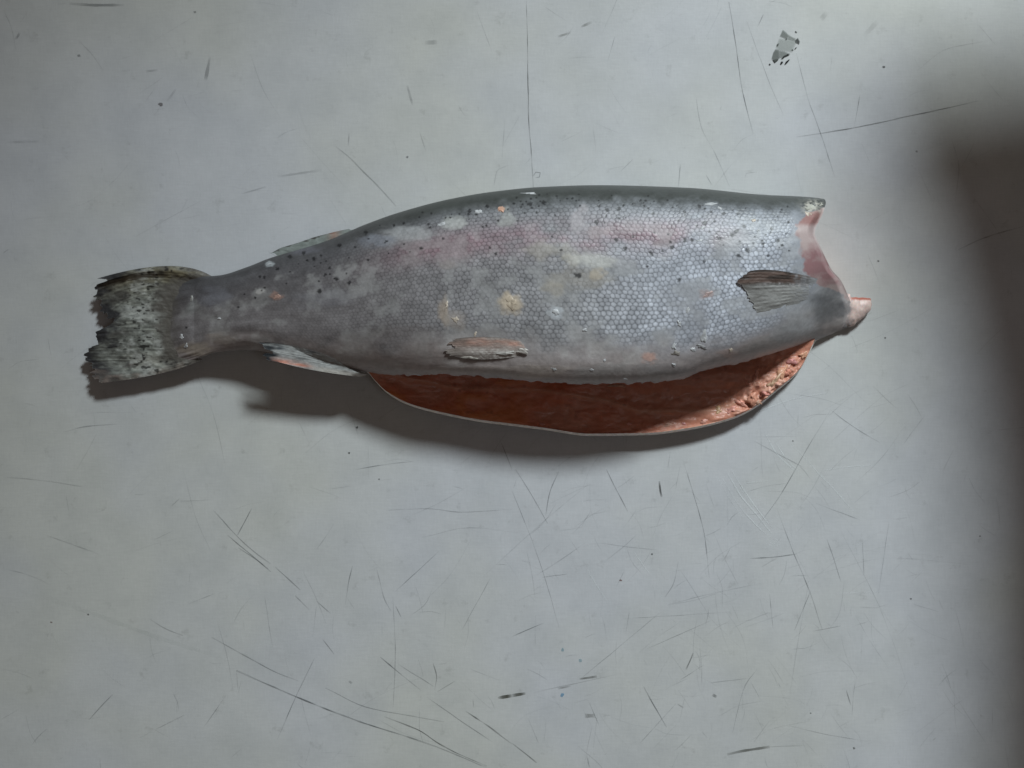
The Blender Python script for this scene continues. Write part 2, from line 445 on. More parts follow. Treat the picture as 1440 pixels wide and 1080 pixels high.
vt = curve([(205,402),(225,398),(260,390),(307,387.5),(350,375),(378,364),(460,339),(515,316),(560,300),(632,281),(690,271),(760,264),(840,261.5),(962,265),(1073,275),(1120,277),(1160,280),(1240,290)])
ve = curve([(205,528),(225,519),(240,515),(275,505),(307,495),(350,492),(400,501),(440,511),(520,524),(545,527),(617,526.5),(650,527.5),(690,530.5),(740,536),(817,540),(860,540),(939,536),(992,521),(1045,509),(1091,498),(1125,488),(1157,479),(1185,468),(1205,457),(1216,446),(1228,430),(1240,420)])
vl = curve([(205,528),(225,519),(240,515),(275,505),(307,495),(350,492),(400,501),(440,511),(515,523.5),(527,537),(544,554),(573,570),(620,583),(678,594),(720,599),(768,605),(832,613),(912,612),(975,605),(1039,590),(1071,575),(1103,551),(1135,523),(1148,502),(1160,479.5),(1185,468),(1205,457),(1216,446),(1228,430),(1240,420)])
mmc = lambda pts: (lambda f: (lambda q: f(q) * 0.001))(curve(pts))
zb = mmc([(205,7.2),(225,6.9),(260,5.9),(300,5.0),(400,3.0),(520,1.0),(650,0.3),(850,0.3),(1000,0.3),(1100,0.3),(1157,0.3),(1240,0.6)])
zt = mmc([(205,8.6),(225,8.9),(250,10.2),(275,13),(300,16.5),(400,25.5),(520,34),(650,42),(850,47.5),(1000,46.5),(1100,42),(1157,35),(1240,24)])
zu = mmc([(225,8),(300,11),(400,14),(518,15),(560,20),(650,28),(850,30),(1000,21.5),(1100,10.5),(1157,2.4),(1240,2)])
zl = mmc([(225,8),(300,11),(400,14),(518,15),(545,12.5),(650,9),(850,7.5),(1000,6.5),(1100,4.5),(1157,2.4),(1240,2)])
uend = curve([(200,1157),(280,1157),(292,1152),(305,1145),(317,1136.5),(327,1134),(342,1140),(362,1152),(380,1165),(392,1180),(405,1191),(415,1198),(430,1206),(600,1210)])

def section(U, th, inner=False):
    """U, th broadcast arrays -> (x, y, z); th=0 upper belly edge, pi dorsal ridge, 2pi lower belly edge"""
    ZT, ZB, ZU, ZL = zt(U), zb(U), zu(U), zl(U)
    VT, VE, VL = vt(U), ve(U), vl(U)
    ZM = 0.5 * (ZT + ZB)
    if inner:
        f = sm(514, 640, U)
        op = 1 - sm(1130, 1160, U)
        edge_u = VE - (2.0 + 5 * (1 - op)); edge_l = VL - (3.2 + 5 * (1 - op))
        VT = edge_u - f * (edge_u - (VT + 0.46 * (VE - VT)))
        ZU2 = ZU - 0.0015 * op + 0.0012 * (1 - op); ZL2 = ZL + 0.0022
        ZT = ZU2 + f * (ZT - 0.0065 - 0.005 * sm(1090, 1157, U) - ZU2); ZB = ZL2 + f * (ZB + 0.0055 - ZL2)
        ZB = np.minimum(ZB, ZL2)
        ZU, ZL, VE, VL = ZU2, ZL2, edge_u, edge_l
        ZM = 0.5 * (ZU + ZL) * (1 - f) + ZM * f
    xx = U
    yt = unp(0, VT, ZM)[1]; yu = unp(0, VE, ZU)[1]; yl = unp(0, VL, ZL)[1]
    yc = 0.55 * yt + 0.45 * yu
    c, s = np.cos(th), np.sin(th)
    drop = curve([(200,0),(1060,0),(1120,4),(1157,12),(1200,17),(1240,18)])(U) * 0.001
    ZT = np.maximum(ZT - drop * (1.0 if inner else sm(-0.5, 0.75, c)), ZU + (0.001 if inner else 0.003))
    up = th <= np.pi
    yv = np.where(up, yu, yl)
    cc = np.sign(c) * np.abs(c) ** 0.96
    y = np.where(c > 0, yc + (yv - yc) * cc, yc + (yt - yc) * (-cc))
    ex = curve([(200,0.92),(480,0.92),(640,0.68),(1040,0.66),(1110,0.95),(1160,1.35),(1240,1.4)])(U)
    sp = np.abs(s) ** np.where((c > 0) & up, ex, 0.86)
    ze = np.where(c > 0, np.where(up, ZU, ZL), ZM)
    z = np.where(up, ze + (ZT - ze) * sp, ze + (ZB - ze) * sp)
    x = (xx - 720) * S * (H - ZM) / H
    return x, y, z

def theta_rows(nu, nl_):
    a = np.linspace(0, np.pi, nu)
    b = np.linspace(np.pi, 2 * np.pi, nl_)[1:]
    return np.concatenate([a, b])

def end_u(th, inner=False):
    Us = np.linspace(1125, 1209, 420)
    x, y, z = section(Us[:, None], th[None, :], inner)
    _, v = proj(x, y, z)
    ok = Us[:, None] >= uend(v) - (2.5 if inner else 0)
    idx = np.where(ok.any(0), ok.argmax(0), len(Us) - 1)
    e = Us[idx]
    k = np.ones(9) / 9
    ep = np.concatenate([np.full(4, e[0]), e, np.full(4, e[-1])])
    return np.convolve(ep, k, 'valid')

NS, NU, NL = 1120, 430, 90
th = theta_rows(NU, NL)
UE = end_u(th)
U0 = 232.0
ss = np.linspace(0, 1, NS)
U0v = 226 + 16 * np.abs(np.cos(th)) ** 2 + 7 * fbm(th * 3.0, th * 0, 19, 3)
UU = U0v[None, :] + ss[:, None] * (UE[None, :] - U0v[None, :])
TH = np.broadcast_to(th[None, :], UU.shape)
X, Y, Z = section(UU, TH)
# ragged cut edge of the upper flap
edge = np.exp(-(th / 0.10) ** 2)[None, :] * sm(525, 560, UU) * (1 - sm(1080, 1140, UU))
rag = fbm(UU / 9.0, UU * 0 + 3.3, 41, 4)
Y = Y - edge * 0.0011 * rag
# gentle swellings of the body
sw = fbm(UU / 95.0, TH * 2.2, 61, 3)
Z = Z + np.where(TH < np.pi, 0.0009, 0.0) * sw * np.sin(np.clip(TH, 0, np.pi))
# cut end curls inward
curl = sm(14, 0, UE[None, :] - UU) * np.sin(np.clip(TH, 0, np.pi)) ** 0.5
Z = Z - np.where(TH < np.pi, 0.0035, 0) * curl
endmix = sm(46, 2, UU - U0v[None, :])
Z = Z * (1 - endmix) + 0.0079 * endmix
PU, PV = proj(X, Y, Z)

# --- scales: hexagonal rows wrapped on the flank
dY = np.diff(Y, axis=1, prepend=Y[:, :1]); dZ = np.diff(Z, axis=1, prepend=Z[:, :1])
arc = np.cumsum(np.hypot(dY, dZ), axis=1) / (S * 0.95)
jm = np.argmin(np.abs(th - np.pi * 0.5))
arc = arc - arc[:, jm:jm+1]
pitch = curve([(225,4.2),(330,4.6),(430,5.4),(560,6.6),(700,7.6),(850,7.9),(1000,7.2),(1150,6.4)])
ug = np.linspace(225, 1240, 2000)
pc = np.concatenate([[0], np.cumsum(np.diff(ug) / pitch(ug[:-1]))])
p = 1.08 * np.interp(UU, ug, pc) + 0.9 * fbm(UU / 60.0, arc / 60.0, 5, 2)
q = arc / (pitch(UU) * 0.74) + 0.9 * fbm(UU / 70.0, arc / 50.0, 15, 2)
p2 = p + 0.10 * q      # rows run slightly oblique
def hexcells(a, b):
    F1 = np.full(a.shape, 9.0); F2 = np.full(a.shape, 9.0); ID = np.zeros(a.shape); DX = np.zeros(a.shape)
    rb = np.round(b)
    for dj in (-1, 0, 1):
        j = rb + dj
        shift = 0.5 * (np.mod(j, 2))
        ra = np.round(a - shift)
        for di in (-1, 0, 1):
            i = ra + di
            jx = (hash2(i, j, 1) - 0.5) * 0.46; jy = (hash2(i, j, 2) - 0.5) * 0.40
            dx = a - (i + shift + jx); dy = (b - (j + jy)) * 0.866
            d = np.hypot(dx, dy)
            m1 = d < F1
            F2 = np.where(m1, F1, np.minimum(F2, d))
            ID = np.where(m1, hash2(i, j, 3), ID)
            DX = np.where(m1, dx, DX)
            F1 = np.where(m1, d, F1)
    return F1, F2, ID, DX
F1, F2, ID, DX = hexcells(p2, q)
bord = 1 - sm(0.0, 0.22, F2 - F1)
dome = np.clip(1 - (F1 / 0.62) ** 2, 0, 1)
plate = sm(0.0, 0.30, F2 - F1) * (0.75 - 0.55 * DX) + 0.35 * dome + 0.5 * (ID - 0.5)

up = TH < np.pi
# body-relative height: 0 at dorsal ridge, 1 at belly edge
rel = np.where(up, (PV - vt(UU)) / np.maximum(ve(UU) - vt(UU), 1), np.clip((2*np.pi - TH) / np.pi, 0, 1) * 0 + 0.5 + 0.5 * (TH - np.pi) / np.pi)
n1 = fbm(UU / 46.0, arc / 30.0, 21, 4)
n2 = fbm(UU / 12.0, arc / 12.0, 31, 4)
n3 = fbm(UU / 4.0, arc / 4.0, 37, 3)
def mixc(a, b, t):
    return a + (b - a) * t[..., None]
C = np.zeros(UU.shape + (3,))
C[:] = skin(128, 129, 133)
head = sm(430, 900, UU)
C = mixc(C, C * 0 + skin(106, 103, 105), (1 - head))
C = mixc(C, C * 0 + skin(140, 144, 153), sm(760, 980, UU) * (1 - sm(1135, 1165, UU)))
# belly: bare pale greyish mauve
belly = sm(0.72, 0.93, rel + 0.10 * n1)
C = mixc(C, C * 0 + skin(150, 142, 141), belly * 0.95)
C = mixc(C, C * 0 + skin(98, 90, 88), sm(0.6, 0.95, rel + 0.1*n1) * (1 - sm(380, 560, UU)) * 0.55)
# pinkish lateral band
band = np.exp(-((rel - (0.24 + 0.00007*(850-UU)) - 0.03*n1) / 0.085) ** 2) * sm(470, 620, UU) * (1 - sm(960, 1060, UU))
C = mixc(C, C * 0 + skin(124, 100, 108), np.clip(band * (0.75 + 1.0*n1), 0, 0.85))
# greenish grey back
back = 1 - sm(0.02, 0.30, rel + 0.05 * n1)
back2 = 1 - sm(0.03, 0.135, rel + 0.03 * n2 * head)
C = mixc(C, C * 0 + skin(90, 94, 99), back * 0.75)
C = mixc(C, C * 0 + skin(52, 55, 53), back2 * 0.95)
C = mixc(C, C * 0 + skin(64, 63, 66), (1 - sm(0.15, 0.60, rel + 0.12*n1)) * (1 - sm(430, 640, UU)) * 0.75)
# cloudy mucus film
film = sm(-0.05, 0.40, n1 + 0.5 * n2) * sm(0.12, 0.25, rel)
C = mixc(C, C * 0 + skin(140, 141, 141), film * 0.38)
C = C * (1 + 0.22 * n2 + 0.16 * n3)[..., None]
# scale pattern in colour
vis = sm(0.03, 0.14, rel) * (1 - sm(0.70, 0.86, rel + 0.13 * n1)) * (0.25 + 0.75 * sm(380, 700, UU)) * (1 - 0.75 * film)
vis = vis * (1 - sm(1105, 1125, PU - 0.05 * (PV - 340)))
vis_rel = vis + 0.25 * (1 - vis) * (rel < 0.2)
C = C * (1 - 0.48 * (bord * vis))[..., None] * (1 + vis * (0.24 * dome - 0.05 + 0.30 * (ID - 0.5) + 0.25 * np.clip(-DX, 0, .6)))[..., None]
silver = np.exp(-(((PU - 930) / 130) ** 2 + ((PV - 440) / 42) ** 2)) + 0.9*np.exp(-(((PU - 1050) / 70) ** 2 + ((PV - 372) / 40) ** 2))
C = C * (1 + 0.55 * vis * np.clip(silver, 0, 1) * (dome * (0.75 + 0.5 * ID) - 0.25))[..., None]  # silvery scales, their sheen and glints painted into the colour
ZS = np.where(up, 1, 0) * (0.00009 * vis_rel * (0.55 + 0.9 * np.clip(0.5 + n1, 0, 1)) * plate)
Z = Z + np.where(up, 0.00004, 0) * n3
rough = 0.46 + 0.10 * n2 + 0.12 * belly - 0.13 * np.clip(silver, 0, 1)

def blob(u, v, ru, rv, rgb, a, seed, soft=0.35, raise_mm=0.0, kill=True):
    global C, Z, rough
    i0 = np.searchsorted(PU[:, jm], u - ru * 2.6); i1 = np.searchsorted(PU[:, jm], u + ru * 2.6)
    i0 = max(0, i0 - 80); i1 = min(NS, i1 + 80)
    sl = (slice(i0, i1), slice(0, NU))
    du, dv = (PU[sl] - u) / ru, (PV[sl] - v) / rv
    d = np.hypot(du, dv) + 0.75 * fbm(PU[sl] / (ru * 0.8) + seed, PV[sl] / (rv * 0.8) + seed, 71, 3)
    mk = (1 - sm(1 - soft, 1 + soft, d)) * a
    tgt = rgb * (1 + 0.25 * n3[sl])[..., None]
    C[sl] = C[sl] + (tgt - C[sl]) * mk[..., None]
    ZS[sl] *= 1 - 0.9 * mk
    if raise_mm:
        Z[sl] += mk * raise_mm * 0.001

PATCH = [
 (572,330,34,11,(150,152,154),.55),(640,315,20,9,(158,160,158),.6),(532,338,20,9,(120,124,134),.5),(712,306,11,11,(150,152,150),.6),
 (815,312,14,18,(150,146,150),.65),(840,326,14,9,(146,134,136),.5),(770,352,28,13,(150,146,140),.6),(805,365,14,10,(165,162,154),.6),
 (835,366,26,11,(172,172,168),.65),(815,392,34,14,(138,134,128),.55),(838,386,12,8,(160,150,135),.6),(780,405,15,9,(148,142,132),.5),
 (718,427,16,13,(172,160,144),.9),(782,440,10,8,(175,180,186),.7),(580,363,12,10,(132,126,128),.6),(630,372,10,6,(140,132,130),.4),
 (625,440,7,18,(150,138,126),.7),(640,452,14,12,(140,132,126),.55),(1090,504,26,9,(178,150,142),.6),(913,503,10,7,(182,146,134),.7),
 (1025,498,16,6,(168,146,140),.5),(812,468,20,9,(160,160,162),.45),(850,560,20,8,(150,146,142),.4),(993,413,9,7,(146,128,126),.75),
 (975,455,20,25,(120,122,128),.4),(1130,470,40,26,(134,136,140),.6),(1165,438,26,22,(84,86,89),.75),(1120,455,18,12,(150,152,156),.5),
 (388,416,8,5,(136,112,104),.8),(366,410,6,4,(160,158,157),.6),(378,371,6,4,(150,156,160),.7),(705,294,4,4,(184,150,130),.8),
 (660,520,60,6,(150,142,138),.5),(760,522,40,8,(158,150,144),.6),(590,500,50,14,(108,99,97),.5),(560,470,60,16,(110,104,104),.4),
 (455,420,40,14,(112,112,118),.4),(420,350,24,8,(98,98,108),.4),(1010,340,25,16,(128,132,136),.35),(1070,320,30,12,(118,122,128),.35),
 (300,420,20,14,(104,106,114),.45),(275,490,26,9,(138,128,116),.6),(310,478,24,8,(116,106,98),.5),(270,430,8,10,(110,112,112),.5),
 (675,500,60,7,(84,76,72),.5),(930,520,40,9,(96,96,99),.4),(860,522,60,9,(112,108,108),.4),(960,428,30,30,(134,136,142),.35)]
for k, (u, v, a, b, c, al_) in enumerate(PATCH):
    blob(u, v, a, b, skin(*c), al_, 3.7 * k, 0.45, 0.10)
blob(718, 427, 15, 12, skin(174,162,146), .5, 2.2, 0.3, 0.5)

SPOTS = [(812,387,5.2),(838,312,3),(866,337,3),(879,350,3),(916,356,3.2),(945,348,3),(943,340,2),(963,338,3),(973,337,2.5),(991,314,3.2),
 (1046,318,2.6),(1036,325,3.6),(1029,330,3),(1051,352,3.2),(1073,343,2.4),(1012,336,2.4),(955,394,3),(789,352,2.4),(745,287,3.2),(765,285,3),
 (870,294,2.6),(854,295,2.6),(697,357,2.6),(408,361,3),(442,364,3),(427,356,2.6),(477,345,2.8),(514,327,2.8),(449,409,3),(473,392,2.8),(491,398,2.4),
 (592,349,2.6),(660,297,2.4),(910,375,2),(932,353,2),(1094,338,3),(1039,360,3),(990,368,2.2),(1018,300,2.4),(1000,298,2),(1109,312,2),(240,455,2),(262,461,2),
 (390,378,2.4),(372,390,2),(395,348,2.4),(335,432,1.8),(1060,310,2.2),(1085,322,2.2),(1100,345,2.2),(1080,360,1.8),(748,292,2),(685,290,2.2),(983,290,2.4),(918,300,2)]
for k in range(120):
    u = R.uniform(560, 1120)
    SPOTS.append((u, float(vt(u)) + abs(R.normal(0, 26)) + 8 + (R.uniform(0, 45) if u > 960 else 0), R.uniform(0.9, 1.8)))
for k in range(30):
    u = R.uniform(330, 560)
    SPOTS.append((u, float(vt(u)) + R.uniform(8, 60), R.uniform(1.0, 2.0)))
for k, (u, v, r) in enumerate(SPOTS):
    blob(u, v, r, r * R.uniform(.75, 1.1), lin(22, 23, 26), .82, 1.3 * k, 0.5)

# raw pink membrane along the head cut
skin_edge = np.interp(PV, [270,290,300,317,337,360,382,400,412,425,440], [1175,1165,1134,1118,1124,1128,1131,1150,1182,1196,1206])
mem = sm(-2.5, 2.5, PU - skin_edge + 5 * n2 + 3 * n3) * up
pk = mixc(np.broadcast_to(skin(158,142,140), C.shape), np.broadcast_to(skin(130, 95, 97), C.shape),
          np.clip(np.exp(-((PV - 372) / 22) ** 2) * 1.2 + np.exp(-((PV-310)/8)**2)*0.5 + 0.8*n2, 0, 1))
pk = mixc(pk, np.broadcast_to(skin(122, 78, 72), C.shape), sm(320, 312, PV) * sm(292, 302, PV) * 0.8)
pk = mixc(pk, np.broadcast_to(skin(178, 172, 170), C.shape), sm(5, 1, np.abs(UE[None, :] - UU)) * np.clip(0.3 + n2, 0, 0.5))
C = mixc(C, pk, mem * 0.92)
# frayed skin at the nape corner
fr = np.exp(-(((PU - 1142) / 12) ** 2 + ((PV - 291) / 8) ** 2)) * up
C = mixc(C, np.broadcast_to(skin(160, 158, 150), C.shape), np.clip(fr * (0.7 + 2.0 * n3), 0, .9))
Z = Z + fr * 0.0006 * (n3 + n2)
# pale fringe along the cut belly edges
fringe = np.exp(-(th / 0.05) ** 2)[None, :] * sm(520, 550, UU) * (1 - sm(1110, 1150, UU))
C = mixc(C, np.broadcast_to(skin(182, 174, 168), C.shape), np.clip(fringe * (0.55 + 1.2 * n3), 0, 0.8))
fl = np.exp(-((2*np.pi - th) / 0.20) ** 2)[None, :]
C = mixc(C, np.broadcast_to(skin(190, 184, 178), C.shape), np.broadcast_to(fl * 0.9, UU.shape))
tb = 1 - sm(226, 262, UU + 14 * n2)
C = mixc(C, np.broadcast_to(skin(78, 75, 71), C.shape), tb * 0.95)
C = np.clip(C, 0.004, 0.9)
rough = np.clip(rough, 0.22, 0.75)

Z = Z + ZS
VO = np.stack([X, Y, Z], -1)
nt_ = len(th)
QO = grid_quads(NS, nt_)

# --- inner wall of the belly cavity
NI = 520
thi = theta_rows(90, 190)
UEi = end_u(thi, True)
UI0 = 514.0
si = np.linspace(0, 1, NI)
UI = UI0 + si[:, None] * (UEi[None, :] - UI0)
THI = np.broadcast_to(thi[None, :], UI.shape)
XI, YI, ZI = section(UI, THI, True)
low = sm(np.pi * 1.02, np.pi * 1.25, THI) * sm(0.0, 0.25, 2*np.pi - THI)
PIu, PIv = proj(XI, YI, ZI)
m1 = fbm(PIu / 60.0, PIv / 28.0, 81, 4); m2 = fbm(PIu / 14.0, PIv / 10.0, 83, 4); m3 = fbm(PIu / 5.0, PIv / 5.0, 85, 3)
clump = np.exp(-(((PIu - 1085) / 48) ** 2 + ((PIv - 545 + 0.55*(PIu-1085)) / 34) ** 2)) * low
ZI = ZI + low * (0.0020 * m1 + 0.00022 * m2 + 0.00008 * m3) + clump * (0.0030 * np.maximum(m2 + 0.15, -0.1) + 0.0012 * m3 + 0.001)
# rib/membrane ridge running along the lower wall
ridge_v = np.interp(PIu, [520, 640, 760, 850, 900, 1000, 1060], [520, 545, 548, 562, 578, 577, 560])
rid = np.exp(-((PIv - ridge_v) / 4.0) ** 2) * low
ZI = ZI + 0.0006 * rid
CI = np.zeros(UI.shape + (3,))
CI[:] = skin(158, 106, 88)
CI = mixc(CI, CI * 0 + skin(160, 90, 66), np.clip(0.6 + 1.3 * m1, 0, 1) * (1 - sm(860, 980, PIu)))  # shaded left stretch of flesh, colour raised in place of fill light
CI = mixc(CI, CI * 0 + skin(170, 108, 50), np.clip(m1 * 2 - 0.2, 0, 0.6) * (1 - sm(640, 800, PIu)))
CI = mixc(CI, CI * 0 + skin(182, 142, 126), np.clip(0.3 + 1.4 * m2, 0, 1) * np.clip(clump + 0.15 * low, 0, 1))
CI = mixc(CI, CI * 0 + skin(176, 140, 120), rid * 0.35)
CI = mixc(CI, CI * 0 + skin(92, 38, 32), np.clip(m2 * 2.2 - 0.9, 0, 0.35))
edgei = np.exp(-((2*np.pi - thi) / 0.09) ** 2)[None, :] * (1 - sm(1000, 1090, UI))
CI = mixc(CI, CI * 0 + skin(190, 160, 146), edgei * np.clip(0.7 + m3, 0, 1))
CI = np.clip(CI * 1.12 * (1 + 0.10 * m2 + 0.08 * m3)[..., None], 0.004, 0.85)
ri = np.clip(0.40 + 0.15 * m2 + 0.1 * m1, 0.25, 0.7)
VI = np.stack([XI, YI, ZI], -1)
QI = grid_quads(NI, len(thi), flip=True)

# --- cut faces: belly flap rims and the head-end face
def strip(A, B, steps, bulge=None):
    t = np.linspace(0, 1, steps)[None, :, None]
    return A[:, None, :] * (1 - t) + B[:, None, :] * t
def sample_edge(V, Ucol, Uq):
    return np.stack([np.interp(Uq, Ucol, V[:, k]) for k in range(3)], -1)
Uq = np.linspace(515, 1190, 800)
rims = []
for jo, ji in ((0, 0), (-1, -1)):
    A = sample_edge(VO[:, jo], UU[:, jo], Uq); B = sample_edge(VI[:, ji], UI[:, ji], Uq)
    P = strip(A, B, 5)
    rims.append(P)
# head face follows the cut line
tq = np.linspace(0, 2*np.pi, 240)
A = np.stack([np.interp(tq, th, VO[-1, :, k]) for k in range(3)], -1)
B = np.stack([np.interp(tq, thi, VI[-1, :, k]) for k in range(3)], -1)
HF = strip(A, B, 14)
hu, hv = proj(HF[..., 0], HF[..., 1], HF[..., 2])
tt = np.linspace(0, 1, 14)[None, :]
xlim = unp(uend(hv) - 3.0, hv, HF[..., 2])[0]
HF[..., 0] = np.where((tt > 0) & (tt < 1), np.minimum(HF[..., 0], xlim), HF[..., 0])
parts_V = [VO.reshape(-1, 3), VI.reshape(-1, 3)]
parts_C = [C.reshape(-1, 3), CI.reshape(-1, 3)]
parts_R = [rough.ravel(), ri.ravel()]
parts_Q = [QO, QI + len(parts_V[0])]
mi = [np.zeros(len(QO), int), np.ones(len(QI), int)]
off = len(parts_V[0]) + len(parts_V[1])
for P, base in ((rims[0], skin(180,150,138)), (rims[1], skin(215,208,202)), (HF, skin(160,98,84))):
    a, b = P.shape[:2]
    nn = fbm(np.arange(a)[:, None] / 6.0, np.arange(b)[None, :] / 2.0, 91, 3)
    parts_V.append(P.reshape(-1, 3)); parts_C.append((base * (1 + 0.35 * nn)[..., None]).reshape(-1, 3))
    parts_R.append(np.full(a * b, 0.45)); qd = grid_quads(a, b, off); parts_Q.append(qd); mi.append(np.ones(len(qd), int)); off += a * b
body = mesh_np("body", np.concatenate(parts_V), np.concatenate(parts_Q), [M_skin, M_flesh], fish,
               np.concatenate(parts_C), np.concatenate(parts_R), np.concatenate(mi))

# height of the skin under a photograph pixel
uf, vf = proj(X[:, :NU], Y[:, :NU], Z[:, :NU]); zf = Z[:, :NU]
ufi, vfi = PIu, PIv
def skin_z(u, v):
    i = np.argmin((uf - u) ** 2 + (vf - v) ** 2)
    return float(zf.ravel()[i])
def cav_z(u, v):
    d = (ufi - u) ** 2 + (vfi - v) ** 2 + np.where(THI > np.pi, 0, 1e6)
    return float(ZI.ravel()[np.argmin(d)])

_gu, _gv = np.arange(200, 1240, 2), np.arange(240, 560, 2)
HM = np.full((len(_gv), len(_gu)), -1.0)
iu = np.clip(((uf - 200) / 2).astype(int), 0, len(_gu) - 1); iv = np.clip(((vf - 240) / 2).astype(int), 0, len(_gv) - 1)
np.maximum.at(HM, (iv, iu), zf)
for i in range(len(_gu)):
    okc = HM[:, i] > 0
    if okc.any():
        HM[:, i] = np.interp(_gv, _gv[okc], HM[okc, i])
def hm(u, v):
    fu = np.clip((u - 200) / 2, 0, len(_gu) - 1.001); fv = np.clip((v - 240) / 2, 0, len(_gv) - 1.001)
    i, j = fv.astype(int), fu.astype(int); a, b = fv - i, fu - j
    return (HM[i, j]*(1-a)*(1-b) + HM[i+1, j]*a*(1-b) + HM[i, j+1]*(1-a)*b + HM[i+1, j+1]*a*b)
# --- fins
def fin(name, root, mid, tip, zfun, colfun, nray, nw=160, nl=70, ray_h=0.00025, thick=0.0007, fray=0.08, seed=0, irr=1.0, wob=0.0005):
    """root/mid/tip: pixel polylines across the fin; rays run root -> tip"""
    W = np.linspace(0, 1, nw)
    def pl(pts):
        pts = np.array(pts, float)
        d = np.concatenate([[0], np.cumsum(np.hypot(*np.diff(pts, axis=0).T))]); d /= d[-1]
        return np.stack([np.interp(W, d, pts[:, 0]), np.interp(W, d, pts[:, 1])], -1)
    r, m, t_ = pl(root), pl(mid), pl(tip)
    t = np.linspace(0, 1, nl)
    rayi = W * nray
    fr = fray * (noise(np.floor(rayi * 1.0), rayi * 0 + seed, 51) + 0.7 * noise(rayi * 2.3, rayi * 0 + seed, 52))
    tl = np.clip(1 + fr - fray * 0.3, 0.5, 1.12)
    T = t[None, :] * tl[:, None]
    mm = 2 * m - 0.5 * (r + t_)        # quadratic through mid at t=.5
    P = ((1 - T) ** 2)[..., None] * r[:, None] + (2 * T * (1 - T))[..., None] * mm[:, None] + (T ** 2)[..., None] * t_[:, None]
    WW = np.broadcast_to(W[:, None], T.shape)
    ph = (rayi[:, None] + irr * 0.7 * noise(WW * nray * 0.6, T * 2.2 + seed, 53) + irr * 0.5 * noise(WW * nray * 1.7, T * 5 + seed, 54)) * 2 * np.pi
    rel_ = np.cos(ph) * np.clip(0.55 + 1.4 * noise(WW * nray * 0.8 + seed, T * 6, 57), 0.0, 1)
    z = zfun(P[..., 0], P[..., 1], T, WW) + ray_h * rel_ * (0.35 + 0.65 * np.minimum(1, T * 2)) + wob * fbm(P[..., 0] / 14.0, P[..., 1] / 10.0, 55 + seed, 3)
    x, y = unp(P[..., 0], P[..., 1], z)
    col = np.clip(colfun(P[..., 0], P[..., 1], T, WW, rel_), 0.004, 0.9)
    th_ = thick * (1.0 - 0.55 * T) * np.minimum(1, 8 * np.minimum(WW, 1 - WW) + 0.15)
    top = np.stack([x, y, z], -1); bot = np.stack([x, y, z - th_], -1)
    n, k = T.shape
    V = np.concatenate([top.reshape(-1, 3), bot.reshape(-1, 3)])
    Q1 = grid_quads(n, k); Q2 = grid_quads(n, k, n * k, True)
    bd = np.concatenate([np.arange(k), np.arange(1, n) * k + k - 1, (n - 1) * k + np.arange(k - 2, -1, -1), np.arange(n - 2, -1, -1) * k])
    Q3 = np.stack([bd[:-1], bd[1:], bd[1:] + n * k, bd[:-1] + n * k], 1)
    cc = np.concatenate([col.reshape(-1, 3)] * 2)
    return mesh_np(name, V, np.concatenate([Q1, Q2, Q3]), M_fin, fish, cc)

def mixn(a, b, t):
    t = np.clip(t, 0, 1)[..., None]
    return a * (1 - t) + b * t

# tail fin
def tail_z(u, v, T, W):
    base = 0.0088 - 0.0020 * T
    curlup = 0.0022 * np.exp(-((W - 0.06) / 0.08) ** 2) + 0.001 * np.exp(-((W - 0.97) / 0.06) ** 2)
    return base + curlup + 0.0011 * np.sin(W * 11 + 2 * T) * T
def tail_c(u, v, T, W, rel_):
    n = fbm(u / 20.0, v / 9.0, 101, 4); f = fbm(u / 26.0, v / 3.0, 103, 3); g = fbm(u / 5.0, v / 4.0, 107, 3)
    c = np.broadcast_to(skin(96, 98, 94), u.shape + (3,)).copy()
    c = mixn(c, skin(128, 130, 124) + 0 * c, 0.15 + 1.1 * f + 0.9 * n)
    c = mixn(c, skin(104, 98, 80) + 0 * c, np.clip(np.exp(-((W - 0.12) / 0.14) ** 2) * (0.9 + n), 0, 1))
    c = mixn(c, skin(40, 40, 42) + 0 * c, sm(0.60, 0.98, T + 0.40 * n))
    c = mixn(c, skin(150, 150, 142) + 0 * c, np.exp(-((W - 0.86) / 0.07) ** 2) * sm(0.02, 0.2, T) * sm(0.75, 0.4, T) * 0.7)
    c = mixn(c, skin(104, 92, 86) + 0 * c, sm(0.90, 0.99, W + .1 * n) * 0.6)
    b_ = fbm(u / 34.0, v / 22.0, 117, 3)
    c = mixn(c, skin(54, 52, 50) + 0 * c, sm(0.02, 0.35, b_) * 0.75)
    c = mixn(c, skin(146, 148, 146) + 0 * c, sm(0.08, 0.4, -b_ + .3 * g) * 0.5 * sm(0.85, .6, T))
    sp = sm(0.25, 0.42, fbm(u / 6.5, v / 4.2, 109, 2)) * sm(0.95, 0.5, T) * sm(0.05, .2, T)
    c = mixn(c, skin(24, 23, 22) + 0 * c, sp * 0.85)
    c = mixn(c, skin(78, 75, 71) + 0 * c, sm(0.36, 0.10, T + 0.16 * n))
    return c * (1 + (0.13 * rel_ + 0.5 * g) * sm(0.05, 0.3, T))[..., None]
fin("tail_fin",
    [(300,390),(268,398),(248,420),(243,450),(244,480),(250,500),(285,505)],
    [(236,374),(206,392),(190,425),(189,448),(190,472),(196,500),(226,525)],
    [(139,391),(150,395),(136,400),(132,406),(134,418),(141,434),(148,446),(160,449),(157,457),(147,461),(132,467),(136,477),(136,485),(122,490),(116,500),(126,510),(127,525),(138,539)],
    tail_z, tail_c, 30, nw=300, nl=130, ray_h=0.00007, thick=0.0016, fray=0.045, seed=3)

